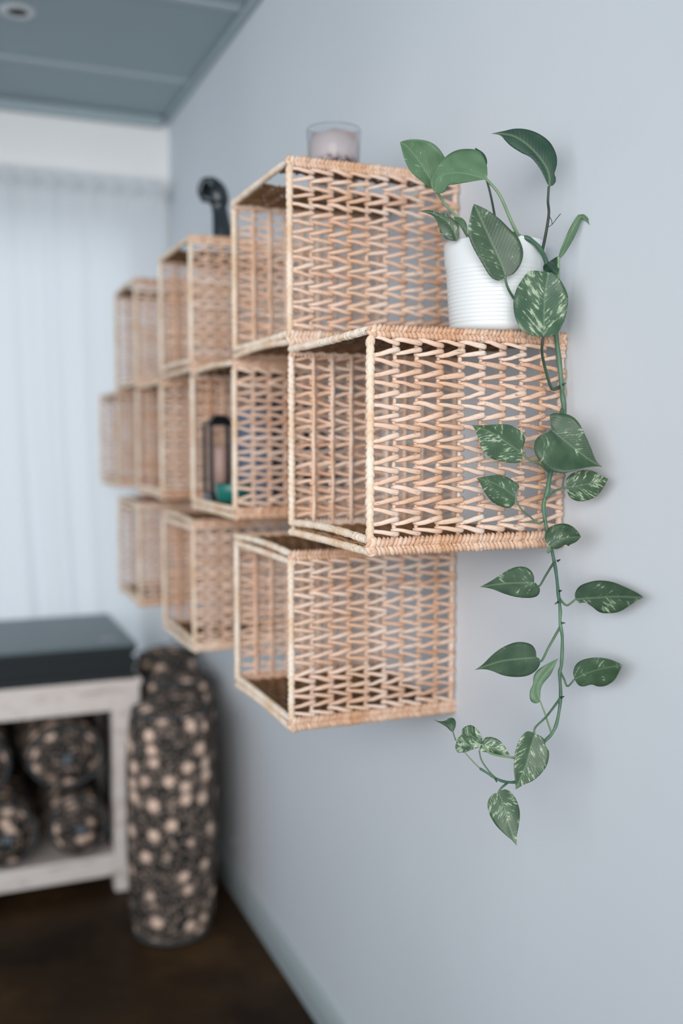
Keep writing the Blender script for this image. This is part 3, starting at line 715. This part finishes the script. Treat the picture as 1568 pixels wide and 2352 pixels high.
# ------------------------------------------------------------------ black display hand on the third column's top basket
def skin(name, verts, edges, radii, root, mat, parent, lvl=2):
    me = bpy.data.meshes.new(name); me.from_pydata(verts, edges, []); me.materials.append(mat)
    o = link(name, me, parent)
    md = o.modifiers.new('skin', 'SKIN'); md.use_smooth_shade = True
    for i, r in enumerate(radii):
        sv = me.skin_vertices[0].data[i]; sv.radius = (r, r) if not isinstance(r, tuple) else r; sv.use_root = (i == root)
    o.modifiers.new('sub', 'SUBSURF').levels = lvl; o.modifiers['sub'].render_levels = lvl
    return o
hc = (-.212, 2.275, ZT + PH * .97 + .001)
hd = empty('display_hand', hc, R(-32)); tag(hd, 'black display hand and forearm standing upright on a top-row basket', 'figurine')
b = MB(); b.lathe([(0, 0), (.043, 0), (.044, .003), (.040, .008), (.024, .012), (0, .012)], 32, close=False); bs = b.build('base', m_hand, hd); bs.location = (.030, 0, 0)
def limb(name, P, sides, flat, n, parent, up):
    """lofted limb: P = (x, y, z, radius) along the bone, rounded at the far end"""
    Q = spline(P, n); b = MB()
    end = Vector(Q[-1][:3]) - Vector(Q[-2][:3]); end.normalize(); r = Q[-1][3]
    pts = [q[:3] for q in Q]; rad = [q[3] for q in Q]
    for f in (.45, .75, .93): pts.append(tuple(Vector(Q[-1][:3]) + end * r * f)); rad.append(r * math.sqrt(1 - f * f))
    b.tube(pts, rad, sides, up=up, flat=flat)
    return b.build(name, m_hand, parent)
limb('arm', [(.014, 0, .004, .024), (.013, 0, .035, .0225), (.009, 0, .070, .019), (.006, 0, .088, .0185), (.006, 0, .103, .0225), (.002, 0, .120, .0235), (-.004, 0, .134, .0200), (-.010, 0, .142, .0150)], 20, 1.12, 40, hd, (1, 0, 0))
for k, (y, ln) in enumerate(((-.0190, .90), (-.0065, 1.05), (.0065, 1.0), (.0185, .80))):
    limb('finger', [(-.004, y * .9, .132, .0080), (-.012, y, .140 + .004 * ln, .0082), (-.024, y * 1.05, .140 + .002 * ln, .0076), (-.033, y * 1.1, .139 - .016 * ln, .0068), (-.031, y * 1.05, .139 - .032 * ln, .0058)], 12, 1, 18, hd, (0, 1, 0))
limb('thumb', [(.000, -.016, .098, .0100), (-.014, -.023, .103, .0090), (-.026, -.023, .110, .0080), (-.034, -.018, .116, .0062)], 12, 1, 16, hd, (0, 1, 0))

# ------------------------------------------------------------------ things inside the baskets
# lantern
y_l = 2.065; zsh = ZM + .023
ln = empty('lantern', (-.268, y_l, zsh)); tag(ln, 'slim black lantern with a candle in the middle-row basket', 'lantern')
b = MB(); b.box(-.030, .030, -.030, .030, 0, .016); bevel(b.build('base', m_black, ln, smooth=False), .003)
for sx in (-1, 1):
    for sy in (-1, 1):
        b = MB(); b.box(sx * .026 - .004, sx * .026 + .004, sy * .026 - .004, sy * .026 + .004, .016, .158); bevel(b.build('post', m_black, ln, smooth=False), .001)
b = MB(); vs = [(-.032, -.032, .158), (.032, -.032, .158), (.032, .032, .158), (-.032, .032, .158), (-.012, -.012, .180), (.012, -.012, .180), (.012, .012, .180), (-.012, .012, .180)]
b.add(vs, [(3, 2, 1, 0), (4, 5, 6, 7), (0, 1, 5, 4), (1, 2, 6, 5), (2, 3, 7, 6), (3, 0, 4, 7)]); bevel(b.build('roof', m_black, ln, smooth=False), .002)
b = MB(); b.lathe([(0, .016), (.016, .016), (.0165, .110), (.013, .114), (.002, .112), (.0012, .122), (0, .122)], 24, close=False); b.build('candle', m_candle, ln)
# teal dish
b = MB(); b.lathe([(0, 0), (.026, 0), (.034, .006), (.037, .036), (.036, .038), (.034, .036), (.031, .010), (0, .008)], 32, close=False)
o = b.build('teal_bowl', m_teal); o.location = (-.262, 1.985, zsh); tag(o, 'small teal bowl at the mouth of the middle-row basket by the lantern', 'bowl')
# books
def book(x, th, h, d, mat, label, y=1.995, lean=0):
    r = empty('book', (x, y, zsh)); r.rotation_euler = (0, lean, 0); tag(r, label, 'book', 'books in the middle-row basket')
    b = MB(); b.box(-th / 2, th / 2, -d / 2, d / 2, 0, .0) if False else None
    c = MB()
    c.box(-th / 2, -th / 2 + .0025, -d / 2, d / 2, 0, h); c.box(th / 2 - .0025, th / 2, -d / 2, d / 2, 0, h); c.box(-th / 2, th / 2, -d / 2, -d / 2 + .003, 0, h)
    bevel(c.build('cover', mat, r, smooth=False), .0008)
    p = MB(); p.box(-th / 2 + .0026, th / 2 - .0026, -d / 2 + .0035, d / 2 - .004, .003, h - .003); p.build('pages', m_paper, r, smooth=False)
book(-.215, .026, .195, .15, m_steel, 'blue-grey book, leftmost of the upright books behind the weave')
book(-.183, .032, .225, .16, m_navy, 'tall navy book, second of the upright books behind the weave')
book(-.150, .030, .218, .16, m_black, 'black book standing between two navy books in the basket')
book(-.117, .030, .205, .15, m_navy, 'shorter navy book, nearest the wall behind the weave')
# pink candle in the last basket
b = MB(); b.lathe([(0, 0), (.022, 0), (.024, .003), (.024, .045), (.021, .048), (.004, .046), (.0012, .047), (.0012, .055), (0, .055)], 24, close=False)
o = b.build('pink_candle', m_pink); o.location = (-.225, 3.02, ZB + PH * .985 + .004); tag(o, 'small pink candle between the far baskets near the curtain', 'candle')

# ------------------------------------------------------------------ bench with mats and bolsters
BX1 = -.262; BX0 = -2.1; BY0 = 3.04; BY1 = 3.58; BH = .672
bn = empty('storage_bench', (-1.2, 3.3, 0)); tag(bn, 'distressed whitewashed wooden bench with a low shelf under dark mats', 'bench')
def bb(name, x0, x1, y0, y1, z0, z1, mat=None, bv=.004):
    b = MB(); b.box(x0 + 1.2, x1 + 1.2, y0 - 3.3, y1 - 3.3, z0, z1); return bevel(b.build(name, mat or m_wood, bn, smooth=False), bv)
bb('top_board', BX0, BX1 + .006, BY0 - .008, BY1, BH - .022, BH)
bb('front_rail', BX0 + .085, BX1 - .085, BY0, BY0 + .030, BH - .098, BH - .022)
bb('back_rail', BX0 + .085, BX1 - .085, BY1 - .03, BY1, BH - .098, BH - .022)
for x in (BX0, BX1 - .085):
    for y in (BY0, BY1 - .06): bb('leg', x, x + .085 , y, y + .06, 0, BH - .022)
bb('side_rail', BX1 - .05, BX1 - .02, BY0 + .06, BY1 - .06, BH - .098, BH - .022)
bb('side_panel', BX1 - .045, BX1 - .030, BY0 + .06, BY1 - .06, .122, BH - .098, m_black, .001)
bb('back_panel', BX0 + .085, BX1 - .085, BY1 - .02, BY1 - .008, .122, BH - .098, m_black, .001)
bb('shelf_rail', BX0 + .085, BX1 - .085, BY0, BY0 + .030, .055, .122)
bb('shelf_board', BX0 + .085, BX1 - .085, BY0 + .03, BY1, .098, .120)
# mats
zz = BH + .0005
for k in range(9):
    th = .0125; rnd = random.Random(k + 30)
    ox = rnd.uniform(-.012, .004) - (.012 if k == 5 else 0); oy = rnd.uniform(-.008, .004)
    top = k == 8
    r = empty('yoga_mat', (-1.15, 3.30, zz))
    b = MB(); b.box(-.85, .88 + ox, -.27 + oy, .27, 0, th - .0004, .003)
    o = b.build('mat_sheet', m_mat_sheen if top else (m_mat, m_mat2)[k % 2], r, smooth=False)
    if top:
        q = MB(); q.box(.78, .83, -.20, -.165, th - .0004, th - .0001); q.build('printed_mark', m_print, r, smooth=False)
        tag(r, 'top yoga mat of the dark stack, its sheen painted in grey-blue', 'yoga mat', 'yoga mats stacked on the bench')
    else:
        tag(r, 'dark yoga mat on the white bench, ' + ['lowest of the stack', 'second from the bottom of the stack', 'third from the bottom of the stack', 'fourth from the bottom of the stack', 'middle one of the stack', 'third below the top mat', 'second below the top mat', 'directly under the top mat'][k], 'yoga mat', 'yoga mats stacked on the bench')
    zz += th
# bolsters
def bolster(loc, rx, h, label, rot=(0, 0, 0), sq=(1, 1), group='patterned bolsters', patch=False, seed=0):
    r = empty('bolster', loc); r.rotation_euler = rot; tag(r, label, 'bolster', group)
    b = MB(); n = 40
    prof = []
    c = .048
    for i in range(7):
        a = math.pi / 2 * i / 6; prof.append((rx * .90 - c + c * math.sin(a), c - c * math.cos(a)))
    for i in range(1, 12):
        t = i / 12; prof.append((rx * (.90 + .10 * math.sin(math.pi * t) ** .6), c + (h - 2 * c) * t))
    for i in range(7):
        a = math.pi / 2 * i / 6; prof.append((rx * .90 - c + c * math.cos(a), h - c + c * math.sin(a)))
    prof = [(0.0, .008), (rx * .35, .003), (rx * .55, 0)] + prof + [(rx * .55, h + .010), (rx * .35, h + .014), (0, h + .016)]
    b.lathe(prof, n, close=False)
    vs = []
    for x, y, z in b.v:
        k = 1 + .035 * noise.noise(Vector((x * 9, y * 9, z * 5 + seed * 7)))
        vs.append((x * k * sq[0], y * k * sq[1], z))
    b.v = vs; b.build('cover', m_bol, r)
    for z in (.012, h - .010):
        q = MB(); pts = [((rx * .90 - .010) * sq[0] * math.cos(a), (rx * .90 - .010) * sq[1] * math.sin(a), z) for a in [2 * math.pi * k / 36 for k in range(37)]]
        q.tube(pts, .0055, 8, up=(0, 0, 1), cap=False); q.build('piping', m_pipe, r)
    if patch:
        q = MB(); q.box(-.017, .017, -.019, .019, h + .012, h + .019, .002); p = q.build('label_patch', m_tagl, r, smooth=False)
        q = MB()
        for dy in (-.006, .001, .008): q.box(-.010, .010, dy - .0015, dy + .0015, h + .019, h + .0195)
        q.build('label_print', m_tagw, p, smooth=False)
    return r
bolster((-.236, 2.735, .0), .127, .66, 'dark patterned bolster standing on the floor, foremost of three by the wall', sq=(1, .95), seed=1)
bolster((-.150, 2.993, .0), .118, .68, 'second standing patterned bolster, just behind the foremost one', sq=(.95, .95), seed=2)
bolster((-.132, 3.240, .0), .118, .70, 'rearmost standing patterned bolster beside the mats', sq=(1, 1), seed=3)
rt = (R(90), 0, 0)
zs = .121
bolster((-.487, 3.56, zs + .113 + .213), .124, .53, 'patterned bolster lying in the bench, right one of the upper layer', rt, (1.05, .88), patch=True, seed=4)
bolster((-.453, 3.56, zs + .106), .105, .535, 'patterned bolster lying in the bench next to the right leg', rt, (.97, 1.0), patch=True, seed=5)
bolster((-.664, 3.56, zs + .110), .108, .54, 'patterned bolster on the bench shelf, second from the right leg', rt, (.97, 1.02), patch=True, seed=6)
bolster((-.755, 3.56, zs + .113 + .213), .124, .53, 'patterned bolster of the upper layer cut by the picture edge', rt, (1.02, .9), patch=True, seed=7)
bolster((-.880, 3.56, zs + .110), .108, .54, 'patterned bolster on the bench shelf, third from the right leg', rt, (.97, 1.0), patch=True, seed=8)
